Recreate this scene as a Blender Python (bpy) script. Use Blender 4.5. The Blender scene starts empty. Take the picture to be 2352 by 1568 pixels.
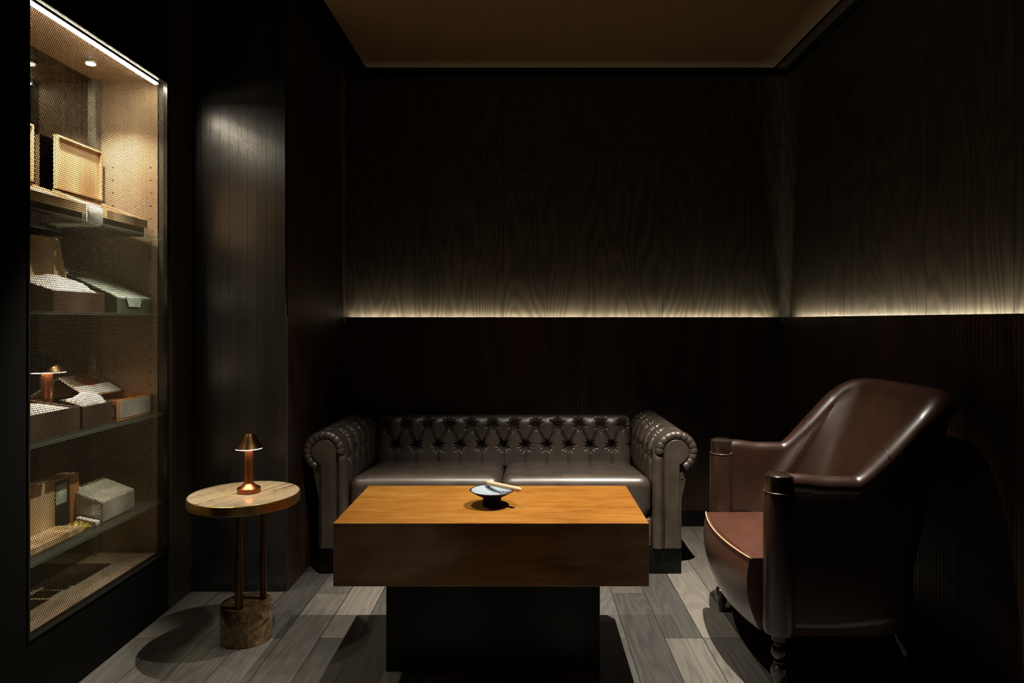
import bpy, bmesh, math, random
from mathutils import Vector, Matrix, Euler
random.seed(7)
PI = math.pi
scene = bpy.context.scene
COL = scene.collection

# ------------------------------------------------------------------ camera, world, exposure, room lights
cam_d = bpy.data.cameras.new('camera')
cam = bpy.data.objects.new('camera', cam_d); COL.objects.link(cam)
cam.location = (0, 0, 1.2); cam.rotation_euler = (PI / 2, 0, 0)
cam_d.sensor_width = 36.0; cam_d.lens = 36.0 * 1577 / 2352
cam_d.shift_x = -29 / 2352; cam_d.shift_y = -47 / 2352
cam_d.clip_start = 0.02
scene.camera = cam

world = bpy.data.worlds.new('world'); scene.world = world; world.use_nodes = True
world.node_tree.nodes['Background'].inputs[0].default_value = (0, 0, 0, 1)
world.node_tree.nodes['Background'].inputs[1].default_value = 0.0

scene.view_settings.view_transform = 'Standard'
scene.view_settings.look = 'None'
scene.view_settings.exposure = 0.0
scene.view_settings.gamma = 1.0
scene.view_settings.use_curve_mapping = False
try:
    scene.cycles.use_denoising = True
    scene.cycles.max_bounces = 8
    scene.cycles.transparent_max_bounces = 24
    scene.cycles.sample_clamp_indirect = 4.0
    scene.cycles.caustics_reflective = False
    scene.cycles.caustics_refractive = False
    scene.cycles.use_light_tree = True
except Exception:
    pass

def spot(name, loc, target, watts, angle, color=(1, 0.93, 0.82), radius=0.009, blend=0.25):
    l = bpy.data.lights.new(name, 'SPOT'); l.energy = watts; l.spot_size = math.radians(angle)
    l.spot_blend = blend; l.shadow_soft_size = radius; l.color = color
    o = bpy.data.objects.new(name, l); COL.objects.link(o); o.location = loc
    d = Vector(target) - Vector(loc); o.rotation_euler = d.to_track_quat('-Z', 'Y').to_euler()
    return o

spot('downlight_left', (-0.356, 2.36, 2.62), (-0.17, 2.76, 0), 150, 68, (1, 0.92, 0.80), blend=1.0)
spot('downlight_right', (0.64, 2.36, 2.62), (0.42, 2.76, 0), 470, 68, (1, 0.92, 0.80), blend=1.0)
spot('downlight_front_left', (-0.80, 0.80, 2.62), (-0.80, 0.80, 0), 190, 24, (1, 0.93, 0.82), blend=0.5)
spot('downlight_front_right', (0.66, 0.80, 2.62), (0.66, 0.80, 0), 120, 24, (1, 0.93, 0.82), blend=0.5)
spot('downlight_cabinet_side', (-0.72, 2.82, 2.62), (-1.56, 2.34, 0.85), 480, 34, (1, 0.90, 0.74), blend=1.0)

COVE = 120.0          # emission of the cove strips
# ------------------------------------------------------------------ materials
def new_mat(name):
    m = bpy.data.materials.new(name); m.use_nodes = True
    nt = m.node_tree
    for n in list(nt.nodes): nt.nodes.remove(n)
    out = nt.nodes.new('ShaderNodeOutputMaterial')
    return m, nt, out

class N:
    """small node helper"""
    def __init__(s, nt): s.nt = nt
    def node(s, t, **kw):
        n = s.nt.nodes.new(t)
        for k, v in kw.items(): setattr(n, k, v)
        return n
    def link(s, a, b): s.nt.links.new(a, b)
    def coords(s, scale=(1, 1, 1), rot=(0, 0, 0), loc=(0, 0, 0)):
        tc = s.node('ShaderNodeTexCoord'); mp = s.node('ShaderNodeMapping')
        mp.inputs['Scale'].default_value = scale; mp.inputs['Rotation'].default_value = rot
        mp.inputs['Location'].default_value = loc
        s.link(tc.outputs['Object'], mp.inputs['Vector']); return mp.outputs[0]
    def noise(s, vec, scale, detail=4, rough=0.5, dist=0.0):
        n = s.node('ShaderNodeTexNoise'); n.inputs['Scale'].default_value = scale
        n.inputs['Detail'].default_value = detail; n.inputs['Roughness'].default_value = rough
        n.inputs['Distortion'].default_value = dist
        s.link(vec, n.inputs['Vector']); return n.outputs['Fac']
    def math(s, op, a, b=None, c=None):
        n = s.node('ShaderNodeMath', operation=op)
        for i, v in enumerate((a, b, c)):
            if v is None: continue
            if isinstance(v, (int, float)): n.inputs[i].default_value = v
            else: s.link(v, n.inputs[i])
        return n.outputs[0]
    def ramp(s, fac, stops):
        n = s.node('ShaderNodeValToRGB')
        el = n.color_ramp.elements
        while len(el) < len(stops): el.new(0.5)
        for e, (p, c) in zip(el, stops):
            e.position = p; e.color = (c[0], c[1], c[2], 1)
        s.link(fac, n.inputs[0]); return n.outputs[0]
    def bump(s, h, strength=0.3, dist=0.002):
        n = s.node('ShaderNodeBump'); n.inputs['Strength'].default_value = strength
        n.inputs['Distance'].default_value = dist
        s.link(h, n.inputs['Height']); return n.outputs[0]
    def bsdf(s, out, **kw):
        b = s.node('ShaderNodeBsdfPrincipled')
        for k, v in kw.items():
            k = k.replace('_', ' ')
            if hasattr(v, 'is_linked') or isinstance(v, bpy.types.NodeSocket): s.link(v, b.inputs[k])
            elif isinstance(v, tuple) and len(v) == 3: b.inputs[k].default_value = (*v, 1)
            else: b.inputs[k].default_value = v
        s.link(b.outputs[0], out.inputs[0]); return b

def plain(name, col, rough=0.5, metal=0.0, mottle=0.12, mscale=30, **kw):
    m, nt, out = new_mat(name); n = N(nt)
    f = n.noise(n.coords(), mscale, 5)
    c = n.ramp(f, [(0.3, tuple(x * (1 - mottle) for x in col)), (0.7, tuple(min(1, x * (1 + mottle)) for x in col))])
    n.bsdf(out, Base_Color=c, Roughness=rough, Metallic=metal, **kw)
    return m

def emitter(name, col, strength):
    m, nt, out = new_mat(name); n = N(nt)
    e = n.node('ShaderNodeEmission'); e.inputs[0].default_value = (*col, 1); e.inputs[1].default_value = strength
    n.link(e.outputs[0], out.inputs[0]); return m

def oak_panel(name, dark, light, rough=0.45, rotz=0.0, spec=0.4, lines=34, seed=0.0):
    """stained oak with cathedral figure, grain running up the z axis"""
    m, nt, out = new_mat(name); n = N(nt)
    big = n.noise(n.coords(scale=(2.2, 2.2, 0.42), rot=(0, 0, rotz), loc=(seed, 0, seed)), 1.3, 2, 0.4)
    rings = n.math('SINE', n.math('MULTIPLY', big, float(lines) * 6.28))
    fine = n.noise(n.coords(scale=(160, 160, 3.0)), 1.0, 3, 0.6)
    mid = n.noise(n.coords(scale=(14, 14, 0.5)), 1.0, 2)
    v = n.math('ADD', n.math('MULTIPLY', rings, 0.20), n.math('MULTIPLY', fine, 0.55))
    v = n.math('ADD', v, n.math('MULTIPLY', mid, 0.45))
    c = n.ramp(v, [(0.25, dark), (0.8, light)])
    h = n.math('ADD', n.math('MULTIPLY', rings, 0.5), fine)
    n.bsdf(out, Base_Color=c, Roughness=rough, Specular_IOR_Level=spec, Normal=n.bump(h, 0.35, 0.0012))
    return m

M = {}
M['oak'] = oak_panel('dark_oak_panel', (0.030, 0.024, 0.015), (0.072, 0.059, 0.040))
M['slat'] = oak_panel('dark_slatted_oak', (0.020, 0.011, 0.006), (0.060, 0.032, 0.018), 0.5, lines=6)
M['gloss_black'] = oak_panel('polished_black_veneer', (0.008, 0.0075, 0.0075), (0.022, 0.020, 0.020), 0.26, spec=1.0, lines=5)
M['black_wall'] = plain('matt_black_panel', (0.002, 0.002, 0.0016), 0.7, Specular_IOR_Level=0.10)
M['wall_brown'] = plain('satin_dark_brown_panel', (0.045, 0.036, 0.022), 0.5)
M['black'] = plain('black_lacquer', (0.0028, 0.003, 0.0025), 0.4, Specular_IOR_Level=0.25)
M['trim_metal'] = plain('black_anodised_trim', (0.05, 0.05, 0.045), 0.3, 0.8)
M['brass'] = plain('brushed_brass', (0.55, 0.34, 0.12), 0.30, 1.0)
M['dark_brass'] = plain('aged_brass', (0.14, 0.07, 0.028), 0.34, 1.0)
M['shade_brass'] = plain('bronzed_brass', (0.10, 0.05, 0.02), 0.34, 1.0)
M['copper'] = plain('brushed_copper', (0.36, 0.12, 0.055), 0.33, 1.0, mscale=80)
M['alu'] = plain('satin_aluminium', (0.55, 0.53, 0.46), 0.35, 1.0)
M['chrome'] = plain('polished_steel', (0.7, 0.7, 0.7), 0.12, 1.0)
M['paper'] = plain('white_paper', (0.80, 0.78, 0.74), 0.7, mscale=15)
M['green_card'] = plain('pale_green_card', (0.50, 0.60, 0.50), 0.6, mottle=0.5, mscale=22)
M['green_box'] = plain('dark_green_box', (0.05, 0.08, 0.05), 0.45)
M['grey_box'] = plain('grey_green_box', (0.42, 0.42, 0.34), 0.5)
M['gold_foil'] = plain('gold_foil', (0.85, 0.60, 0.12), 0.3, 0.6, mottle=0.4, mscale=90)
M['pale_wood'] = oak_panel('pale_cedar_wood', (0.46, 0.29, 0.13), (0.78, 0.58, 0.34), 0.5, lines=8)
M['amber_wood'] = oak_panel('amber_cedar_wood', (0.42, 0.17, 0.05), (0.62, 0.30, 0.10), 0.45, lines=8)
M['brown_box'] = plain('dark_brown_box', (0.055, 0.030, 0.018), 0.5)
M['tobacco'] = plain('tobacco_leaf', (0.20, 0.09, 0.035), 0.6, mottle=0.4, mscale=60)
M['taupe'] = oak_panel('taupe_veneer', (0.30, 0.21, 0.13), (0.44, 0.33, 0.22), 0.5, lines=3)
M['hole'] = plain('drilled_hole', (0.01, 0.008, 0.006), 0.8)
M['red_spot'] = plain('printed_orange_seal', (0.55, 0.16, 0.03), 0.6, mottle=0.5, mscale=60)
M['dark_wood'] = plain('ebonised_wood', (0.022, 0.014, 0.009), 0.22, mottle=0.4, mscale=40, Coat_Weight=0.6, Coat_Roughness=0.12)
M['thread'] = plain('pale_seam', (0.52, 0.34, 0.20), 0.5)
M['dish_out'] = plain('black_glazed_ceramic', (0.004, 0.004, 0.004), 0.4, Specular_IOR_Level=0.25)
M['dish_in'] = plain('blue_grey_glaze', (0.26, 0.31, 0.36), 0.22, mottle=0.06)
M['led_warm'] = emitter('warm_led', (1.0, 0.89, 0.68), 105.0)
M['cove_led'] = emitter('cove_led', (1.0, 0.91, 0.71), COVE)
M['cove_led_dim'] = emitter('cove_led_dim', (1.0, 0.70, 0.38), COVE * 0.12)
M['spot_led'] = emitter('spot_led', (1.0, 0.88, 0.66), 30.0)
M['lamp_led'] = emitter('lamp_led', (1.0, 0.74, 0.46), 34.0)

def leather(name, dark, light, rough, coat=0.25, crough=0.27, spec=0.5):
    m, nt, out = new_mat(name); n = N(nt)
    a = n.noise(n.coords(), 9, 5, 0.6)
    c = n.ramp(a, [(0.3, dark), (0.72, light)])
    r = n.math('ADD', n.math('MULTIPLY', n.noise(n.coords(), 22, 3), 0.16), rough - 0.08)
    v = n.node('ShaderNodeTexVoronoi'); v.inputs['Scale'].default_value = 420
    n.link(n.coords(), v.inputs['Vector'])
    w = n.noise(n.coords(), 30, 4, 0.6)
    h = n.math('ADD', n.math('MULTIPLY', v.outputs['Distance'], 0.25), w)
    n.bsdf(out, Base_Color=c, Roughness=r, Specular_IOR_Level=spec, Coat_Weight=coat, Coat_Roughness=crough, Normal=n.bump(h, 0.22, 0.0015))
    return m
M['sofa_leather'] = leather('taupe_brown_leather', (0.042, 0.032, 0.024), (0.080, 0.062, 0.047), 0.40, 0.8, 0.36)
M['chair_leather'] = leather('chestnut_leather', (0.022, 0.0073, 0.003), (0.037, 0.0120, 0.0048), 0.37, 0.8, 0.32, 0.7)
M['chair_seat'] = leather('reddish_seat_leather', (0.070, 0.024, 0.013), (0.105, 0.036, 0.020), 0.34, 0.6, 0.3, 0.8)

def table_wood():
    m, nt, out = new_mat('honey_burl_veneer'); n = N(nt)
    a = n.noise(n.coords(scale=(3.0, 14.0, 14.0)), 1.0, 5, 0.6, 0.6)
    b = n.noise(n.coords(scale=(9, 60, 60)), 1.0, 5, 0.7, 0.4)
    big = n.noise(n.coords(), 3.0, 3)
    v = n.math('ADD', n.math('MULTIPLY', a, 0.45), n.math('MULTIPLY', b, 0.35))
    v = n.math('ADD', v, n.math('MULTIPLY', big, 0.2))
    c = n.ramp(v, [(0.33, (0.13, 0.038, 0.004)), (0.46, (0.30, 0.113, 0.014)), (0.62, (0.42, 0.195, 0.038))])
    n.bsdf(out, Base_Color=c, Roughness=0.38, Specular_IOR_Level=0.5, Coat_Weight=1.0, Coat_Roughness=0.07, Coat_IOR=1.6)
    return m
M['table_wood'] = table_wood()

def floor_mat():
    m, nt, out = new_mat('smoked_oak_floorboards'); n = N(nt)
    vec = n.coords(rot=(0, 0, PI / 2), loc=(0.30, 0.05, 0))
    br = n.node('ShaderNodeTexBrick'); br.offset = 0.37; br.offset_frequency = 3; br.squash = 1.0
    n.link(vec, br.inputs['Vector'])
    br.inputs['Color1'].default_value = (0, 0, 0, 1); br.inputs['Color2'].default_value = (1, 1, 1, 1)
    br.inputs['Mortar'].default_value = (0.5, 0.5, 0.5, 1)
    br.inputs['Scale'].default_value = 1.0; br.inputs['Mortar Size'].default_value = 0.0016
    br.inputs['Mortar Smooth'].default_value = 0.0
    br.inputs['Brick Width'].default_value = 1.15; br.inputs['Row Height'].default_value = 0.145
    rnd = n.node('ShaderNodeSeparateColor'); n.link(br.outputs['Color'], rnd.inputs[0])
    # per-board shift of the grain
    sc = n.node('ShaderNodeVectorMath', operation='SCALE'); sc.inputs[0].default_value = (7.3, 3.1, 5.7)
    n.link(rnd.outputs[0], sc.inputs['Scale'])
    add = n.node('ShaderNodeVectorMath', operation='ADD')
    n.link(n.coords(scale=(9, 0.9, 1)), add.inputs[0]); n.link(sc.outputs[0], add.inputs[1])
    fig = n.noise(add.outputs[0], 0.8, 2, 0.5)
    rings = n.math('SINE', n.math('MULTIPLY', fig, 110.0))
    add2 = n.node('ShaderNodeVectorMath', operation='ADD')
    n.link(n.coords(scale=(120, 4, 1)), add2.inputs[0]); n.link(sc.outputs[0], add2.inputs[1])
    fine = n.noise(add2.outputs[0], 1.0, 4, 0.6)
    v = n.math('ADD', n.math('MULTIPLY', rnd.outputs[0], 0.68), n.math('MULTIPLY', rings, 0.07))
    v = n.math('ADD', v, n.math('MULTIPLY', fine, 0.35))
    c = n.ramp(v, [(0.1, (0.045, 0.043, 0.040)), (0.5, (0.10, 0.093, 0.082)), (0.9, (0.21, 0.19, 0.16))])
    mix = n.node('ShaderNodeMix', data_type='RGBA')
    n.link(br.outputs['Fac'], mix.inputs[0]); n.link(c, mix.inputs[6]); mix.inputs[7].default_value = (0.02, 0.018, 0.015, 1)
    h = n.math('SUBTRACT', n.math('MULTIPLY', fine, 0.4), br.outputs['Fac'])
    n.bsdf(out, Base_Color=mix.outputs[2], Roughness=0.48, Specular_IOR_Level=0.35, Normal=n.bump(h, 0.3, 0.0015))
    return m
M['floor'] = floor_mat()

def ceiling_mat():
    m, nt, out = new_mat('woven_wallcovering'); n = N(nt)
    a = n.noise(n.coords(scale=(18, 160, 1)), 1, 4, 0.6)
    b = n.noise(n.coords(scale=(160, 18, 1)), 1, 3)
    c = n.ramp(n.math('ADD', n.math('MULTIPLY', a, 0.65), n.math('MULTIPLY', b, 0.35)), [(0.3, (0.22, 0.17, 0.10)), (0.7, (0.34, 0.26, 0.16))])
    n.bsdf(out, Base_Color=c, Roughness=0.8, Normal=n.bump(a, 0.3, 0.001))
    return m
M['ceiling'] = ceiling_mat()

def travertine():
    m, nt, out = new_mat('striped_travertine'); n = N(nt)
    vec = n.coords(rot=(0, 0, math.radians(66)))
    sx = n.node('ShaderNodeSeparateXYZ')
    rot = n.node('ShaderNodeVectorRotate', rotation_type='Z_AXIS'); rot.inputs['Angle'].default_value = -math.radians(66)
    tc = n.node('ShaderNodeTexCoord'); n.link(tc.outputs['Object'], rot.inputs['Vector'])
    mp = n.node('ShaderNodeMapping'); mp.inputs['Scale'].default_value = (1.0, 105, 8)
    n.link(rot.outputs[0], mp.inputs['Vector'])
    a = n.noise(mp.outputs[0], 1.0, 4, 0.6)
    b = n.noise(n.coords(), 40, 4)
    v = n.math('ADD', n.math('MULTIPLY', a, 0.8), n.math('MULTIPLY', b, 0.2))
    c = n.ramp(v, [(0.38, (0.13, 0.085, 0.048)), (0.46, (0.36, 0.29, 0.19)), (0.62, (0.48, 0.42, 0.29))])
    n.bsdf(out, Base_Color=c, Roughness=0.2, Coat_Weight=0.3, Coat_Roughness=0.1)
    return m
M['travertine'] = travertine()
def brown_marble():
    m, nt, out = new_mat('brown_marble'); n = N(nt)
    a = n.noise(n.coords(), 26, 6, 0.7, 1.2)
    c = n.ramp(a, [(0.35, (0.05, 0.025, 0.012)), (0.52, (0.18, 0.11, 0.05)), (0.62, (0.30, 0.21, 0.11))])
    n.bsdf(out, Base_Color=c, Roughness=0.2)
    return m
M['marble'] = brown_marble()

def glass_shelf():
    m, nt, out = new_mat('greenish_shelf_glass'); n = N(nt)
    t = n.node('ShaderNodeBsdfTransparent'); t.inputs[0].default_value = (0.94, 0.975, 0.955, 1)
    p = n.node('ShaderNodeBsdfPrincipled'); p.inputs['Base Color'].default_value = (0.42, 0.48, 0.40, 1)
    p.inputs['Roughness'].default_value = 0.15; p.inputs['Specular IOR Level'].default_value = 0.8
    mx = n.node('ShaderNodeMixShader'); mx.inputs[0].default_value = 0.10
    n.link(t.outputs[0], mx.inputs[1]); n.link(p.outputs[0], mx.inputs[2]); n.link(mx.outputs[0], out.inputs[0])
    return m
M['shelf_glass'] = glass_shelf()

def smoked_mirror():
    m, nt, out = new_mat('smoked_mirror'); n = N(nt)
    n.bsdf(out, Base_Color=(0.17, 0.165, 0.14), Roughness=0.05, Metallic=1.0)
    return m
M['mirror'] = smoked_mirror()

def perforated(p=0.0078, r=0.0030):
    """perforated bronze sheet: staggered round holes, laid out in the sheet's own y-z plane"""
    m, nt, out = new_mat('perforated_bronze_sheet'); n = N(nt)
    tc = n.node('ShaderNodeTexCoord'); s = n.node('ShaderNodeSeparateXYZ'); n.link(tc.outputs['Object'], s.inputs[0])
    py, pz = p, p * 1.7320508
    def lattice(oy, oz):
        a = n.math('SUBTRACT', n.math('FRACT', n.math('ADD', n.math('DIVIDE', s.outputs[1], py), 50 + oy)), 0.5)
        b = n.math('SUBTRACT', n.math('FRACT', n.math('ADD', n.math('DIVIDE', s.outputs[2], pz), 50 + oz)), 0.5)
        a = n.math('MULTIPLY', a, py); b = n.math('MULTIPLY', b, pz)
        return n.math('SQRT', n.math('ADD', n.math('MULTIPLY', a, a), n.math('MULTIPLY', b, b)))
    d = n.math('MINIMUM', lattice(0, 0), lattice(0.5, 0.5))
    hole = n.math('LESS_THAN', d, r)
    t = n.node('ShaderNodeBsdfTransparent')
    b = n.node('ShaderNodeBsdfPrincipled'); b.inputs['Base Color'].default_value = (0.045, 0.036, 0.02, 1)
    b.inputs['Metallic'].default_value = 0.7; b.inputs['Roughness'].default_value = 0.45
    mx = n.node('ShaderNodeMixShader'); n.link(hole, mx.inputs[0])
    n.link(b.outputs[0], mx.inputs[1]); n.link(t.outputs[0], mx.inputs[2]); n.link(mx.outputs[0], out.inputs[0])
    return m
M['mesh'] = perforated()

# ------------------------------------------------------------------ mesh helpers
def link_mesh(name, bm, mat, parent=None, smooth=False, loc=None):
    me = bpy.data.meshes.new(name)
    bmesh.ops.recalc_face_normals(bm, faces=bm.faces[:])
    bm.to_mesh(me); bm.free()
    if isinstance(mat, (list, tuple)):
        for x in mat: me.materials.append(x)
    else: me.materials.append(mat)
    o = bpy.data.objects.new(name, me); COL.objects.link(o)
    if smooth:
        for p in me.polygons: p.use_smooth = True
    if parent is not None:
        o.parent = parent
        o.matrix_parent_inverse = Matrix.Translation(-Vector(parent['_base'])) if '_base' in parent.keys() else Matrix.Identity(4)
    return o

def thing(name, label, cat, loc=(0, 0, 0), group=None):
    o = bpy.data.objects.new(name, None); COL.objects.link(o)
    o.location = loc; o.empty_display_size = 0.05
    o['_base'] = tuple(loc); o['label'] = label; o['category'] = cat
    if group: o['group'] = group
    return o
def tag(o, label, cat, group=None):
    o['label'] = label; o['category'] = cat
    if group: o['group'] = group
    return o
def struct(o): o['kind'] = 'structure'; return o

def add_box(bm, x0, x1, y0, y1, z0, z1, mi=0):
    v = [bm.verts.new(c) for c in ((x0, y0, z0), (x1, y0, z0), (x1, y1, z0), (x0, y1, z0), (x0, y0, z1), (x1, y0, z1), (x1, y1, z1), (x0, y1, z1))]
    fs = []
    for f in ((0, 3, 2, 1), (4, 5, 6, 7), (0, 1, 5, 4), (1, 2, 6, 5), (2, 3, 7, 6), (3, 0, 4, 7)):
        fc = bm.faces.new([v[i] for i in f]); fc.material_index = mi; fs.append(fc)
    return v
def box_obj(name, b, mat, parent=None, bevel=0.0, seg=2, smooth=False):
    bm = bmesh.new(); add_box(bm, *b)
    if bevel: bmesh.ops.bevel(bm, geom=bm.edges[:], offset=bevel, segments=seg, affect='EDGES', profile=0.5)
    return link_mesh(name, bm, mat, parent, smooth)
def add_hexa(bm, pts):
    v = [bm.verts.new(p) for p in pts]
    for f in ((0, 3, 2, 1), (4, 5, 6, 7), (0, 1, 5, 4), (1, 2, 6, 5), (2, 3, 7, 6), (3, 0, 4, 7)):
        bm.faces.new([v[i] for i in f])
def add_lathe(bm, prof, cx, cy, seg=48, axis='z', close=True):
    """prof: list of (r, z); rotated round a vertical axis at cx, cy"""
    rings = []
    for r, z in prof:
        if r < 1e-6: rings.append([bm.verts.new((cx, cy, z))])
        else: rings.append([bm.verts.new((cx + r * math.cos(2 * PI * i / seg), cy + r * math.sin(2 * PI * i / seg), z)) for i in range(seg)])
    for a, b in zip(rings, rings[1:]):
        for i in range(seg):
            j = (i + 1) % seg
            if len(a) == 1 and len(b) == 1: continue
            if len(a) == 1: bm.faces.new((a[0], b[i], b[j]))
            elif len(b) == 1: bm.faces.new((a[i], a[j], b[0]))
            else: bm.faces.new((a[i], a[j], b[j], b[i]))
    return rings
def lathe_obj(name, prof, cx, cy, mat, parent=None, seg=48, smooth=True, sharp=30):
    bm = bmesh.new(); add_lathe(bm, prof, cx, cy, seg)
    o = link_mesh(name, bm, mat, parent, smooth)
    if smooth: auto_sharp(o, sharp)
    return o
def auto_sharp(o, deg=30):
    me = o.data
    bm = bmesh.new(); bm.from_mesh(me)
    lim = math.radians(deg)
    for e in bm.edges:
        if len(e.link_faces) == 2 and e.calc_face_angle(0) > lim: e.smooth = False
    bm.to_mesh(me); bm.free()
def add_tube(bm, pts, r, seg=10, closed=False, cap=True):
    pts = [Vector(p) for p in pts]; n = len(pts); rings = []
    rs = r if isinstance(r, (list, tuple)) else [r] * n
    prev = None
    for i, p in enumerate(pts):
        if closed: t = (pts[(i + 1) % n] - pts[i - 1]).normalized()
        else: t = (pts[min(i + 1, n - 1)] - pts[max(i - 1, 0)]).normalized()
        if prev is None:
            up = Vector((0, 0, 1)) if abs(t.z) < 0.9 else Vector((1, 0, 0))
            a = t.cross(up).normalized()
        else:
            a = (prev - t * prev.dot(t)).normalized()
        prev = a; b = t.cross(a)
        rings.append([bm.verts.new(p + (a * math.cos(2 * PI * k / seg) + b * math.sin(2 * PI * k / seg)) * rs[i]) for k in range(seg)])
    m = n if closed else n - 1
    for i in range(m):
        A, B = rings[i], rings[(i + 1) % n]
        for k in range(seg): bm.faces.new((A[k], A[(k + 1) % seg], B[(k + 1) % seg], B[k]))
    if cap and not closed:
        bm.faces.new(rings[0]); bm.faces.new(rings[-1])
def tube_obj(name, pts, r, mat, parent=None, seg=10, closed=False):
    bm = bmesh.new(); add_tube(bm, pts, r, seg, closed); return link_mesh(name, bm, mat, parent, True)
def add_grid(bm, nu, nv, f, wrap_u=False):
    g = [[bm.verts.new(f(i / (nu - 1) if not wrap_u else i / nu, j / (nv - 1))) for j in range(nv)] for i in range(nu)]
    for i in range(nu if wrap_u else nu - 1):
        for j in range(nv - 1):
            k = (i + 1) % nu
            bm.faces.new((g[i][j], g[k][j], g[k][j + 1], g[i][j + 1]))
    return g
def lerp(a, b, t): return a + (b - a) * t
def sstep(a, b, x):
    t = max(0, min(1, (x - a) / (b - a))); return t * t * (3 - 2 * t)

# ------------------------------------------------------------------ the room
FY = -1.2              # wall behind the camera
YB = 4.07              # upper back wall
XL = -1.064            # rear left wall
XC = -1.48             # left wall that holds the cabinet
YP = 3.05              # the projecting pier between them
XR = 1.561
ZT = 2.663
LEDGE = 1.223
struct(box_obj('floor', (-2.1, 1.9, FY - 0.1, 4.3, -0.05, 0.0), M['floor']))

# ceiling: black perimeter soffit with a woven field panel and a slim metal line
bm = bmesh.new()
add_box(bm, -2.1, 1.9, FY - 0.1, 4.3, ZT + 0.012, ZT + 0.1)
struct(link_mesh('ceiling', bm, M['black_wall']))
struct(box_obj('ceiling_panel', (-0.915, 1.438, FY, 3.962, ZT - 0.001, ZT + 0.012), M['ceiling']))
bm = bmesh.new()
add_box(bm, XR - 0.105, XR - 0.055, FY, 3.962, ZT - 0.002, ZT + 0.011)
struct(link_mesh('trim_1', bm, M['wall_brown']))
struct(box_obj('trim_2', (XL, XR, YB - 0.012, YB, ZT - 0.016, ZT - 0.008), M['trim_metal']))
struct(box_obj('trim_3', (XR - 0.012, XR, FY, YB - 0.013, ZT - 0.016, ZT - 0.008), M['trim_metal']))
struct(box_obj('trim_4', (XL, XL + 0.012, YP, YB - 0.013, ZT - 0.016, ZT - 0.008), M['trim_metal']))

# upper back wall: oak panels with fine shadow joints
def panels(name, axis, const, cuts, zc, thick=0.02, mat=None):
    """flat panels with 3 mm joints on a dark backing"""
    bm = bmesh.new(); g = 0.0014
    for a, b in zip(cuts, cuts[1:]):
        for z0, z1 in zip(zc, zc[1:]):
            if axis == 'y': add_box(bm, a + g, b - g, const, const + thick, z0 + g, z1 - g)
            else: add_box(bm, const, const + thick, a + g, b - g, z0 + g, z1 - g)
    return link_mesh(name, bm, mat or M['oak'])
struct(panels('wall_back', 'y', YB, [XL - 0.02, -0.124, 0.818, XR + 0.02], [1.10, 2.232, ZT + 0.01]))
struct(box_obj('wall_back_core', (-2.1, 1.9, YB + 0.0205, 4.3, 0, ZT + 0.012), M['hole']))
struct(panels('wall_right', 'x', XR, [FY, 1.45, 2.19, 2.67, 3.35, YB - 0.001], [1.10, ZT + 0.01]))
struct(box_obj('wall_right_core', (XR + 0.0205, 1.9, FY - 0.1, 4.3, 0, ZT + 0.012), M['hole']))
# rear left wall
struct(box_obj('wall_left_rear', (XL - 0.03, XL, YP + 0.03, YB, 0, ZT + 0.011), M['slat']))
# pier that faces the camera: polished vertical boards
def slats(name, axis, const, a0, a1, z0, z1, pitch, depth, gap, mat, sign=-1):
    bm = bmesh.new(); n = max(1, round((a1 - a0) / pitch)); p = (a1 - a0) / n
    for i in range(n):
        u0 = a0 + i * p + gap / 2; u1 = a0 + (i + 1) * p - gap / 2; c = min(gap * 0.4, (u1 - u0) / 4)
        prof = [(u0, depth), (u0, c), (u0 + c, 0), (u1 - c, 0), (u1, c), (u1, depth)]
        lo = []; hi = []
        for u, d in prof:
            if axis == 'y': q = (u, const - sign * d)
            else: q = (const - sign * d, u)
            lo.append(bm.verts.new((q[0], q[1], z0))); hi.append(bm.verts.new((q[0], q[1], z1)))
        for k in range(5): bm.faces.new((lo[k], lo[k + 1], hi[k + 1], hi[k]))
        bm.faces.new(lo); bm.faces.new(hi)
    if axis == 'y':
        e = const - sign * depth; add_box(bm, a0, a1, min(e, e - sign * 0.01), max(e, e - sign * 0.01), z0, z1 - 0.0005)
    else:
        e = const - sign * depth; add_box(bm, min(e, e - sign * 0.01), max(e, e - sign * 0.01), a0, a1, z0, z1 - 0.0005)
    return link_mesh(name, bm, mat)
struct(slats('wall_left_pier', 'y', YP, XC, XL, 0.0, ZT + 0.011, 0.0415, 0.003, 0.0006, M['gloss_black']))
struct(box_obj('wall_left_pier_core', (XC - 0.4, XL, YP + 0.0145, YP + 0.03, 0, ZT + 0.011), M['black_wall']))

# slatted wainscot under the cove
WB = YB - 0.052; WR = XR - 0.052; WL = XL + 0.012
struct(slats('wall_back_wainscot', 'y', WB, WL, WR, 0.09, LEDGE, 0.0215, 0.005, 0.003, M['slat']))
struct(slats('wall_right_wainscot', 'x', WR, FY, WB, 0.09, LEDGE, 0.0215, 0.005, 0.003, M['slat'], sign=-1))
struct(box_obj('wall_left_wainscot', (XL + 0.0005, WL, YP, WB, 0.0, LEDGE), M['slat']))
struct(box_obj('baseboard_back', (WL, WR - 0.002, WB - 0.004, WB + 0.012, 0, 0.088), M['black']))
struct(box_obj('baseboard_right', (WR - 0.004, WR + 0.012, FY, WB - 0.005, 0, 0.088), M['black']))
struct(box_obj('baseboard_left', (XC, XL, YP - 0.006, YP - 0.0005, 0, 0.03), M['trim_metal']))
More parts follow.
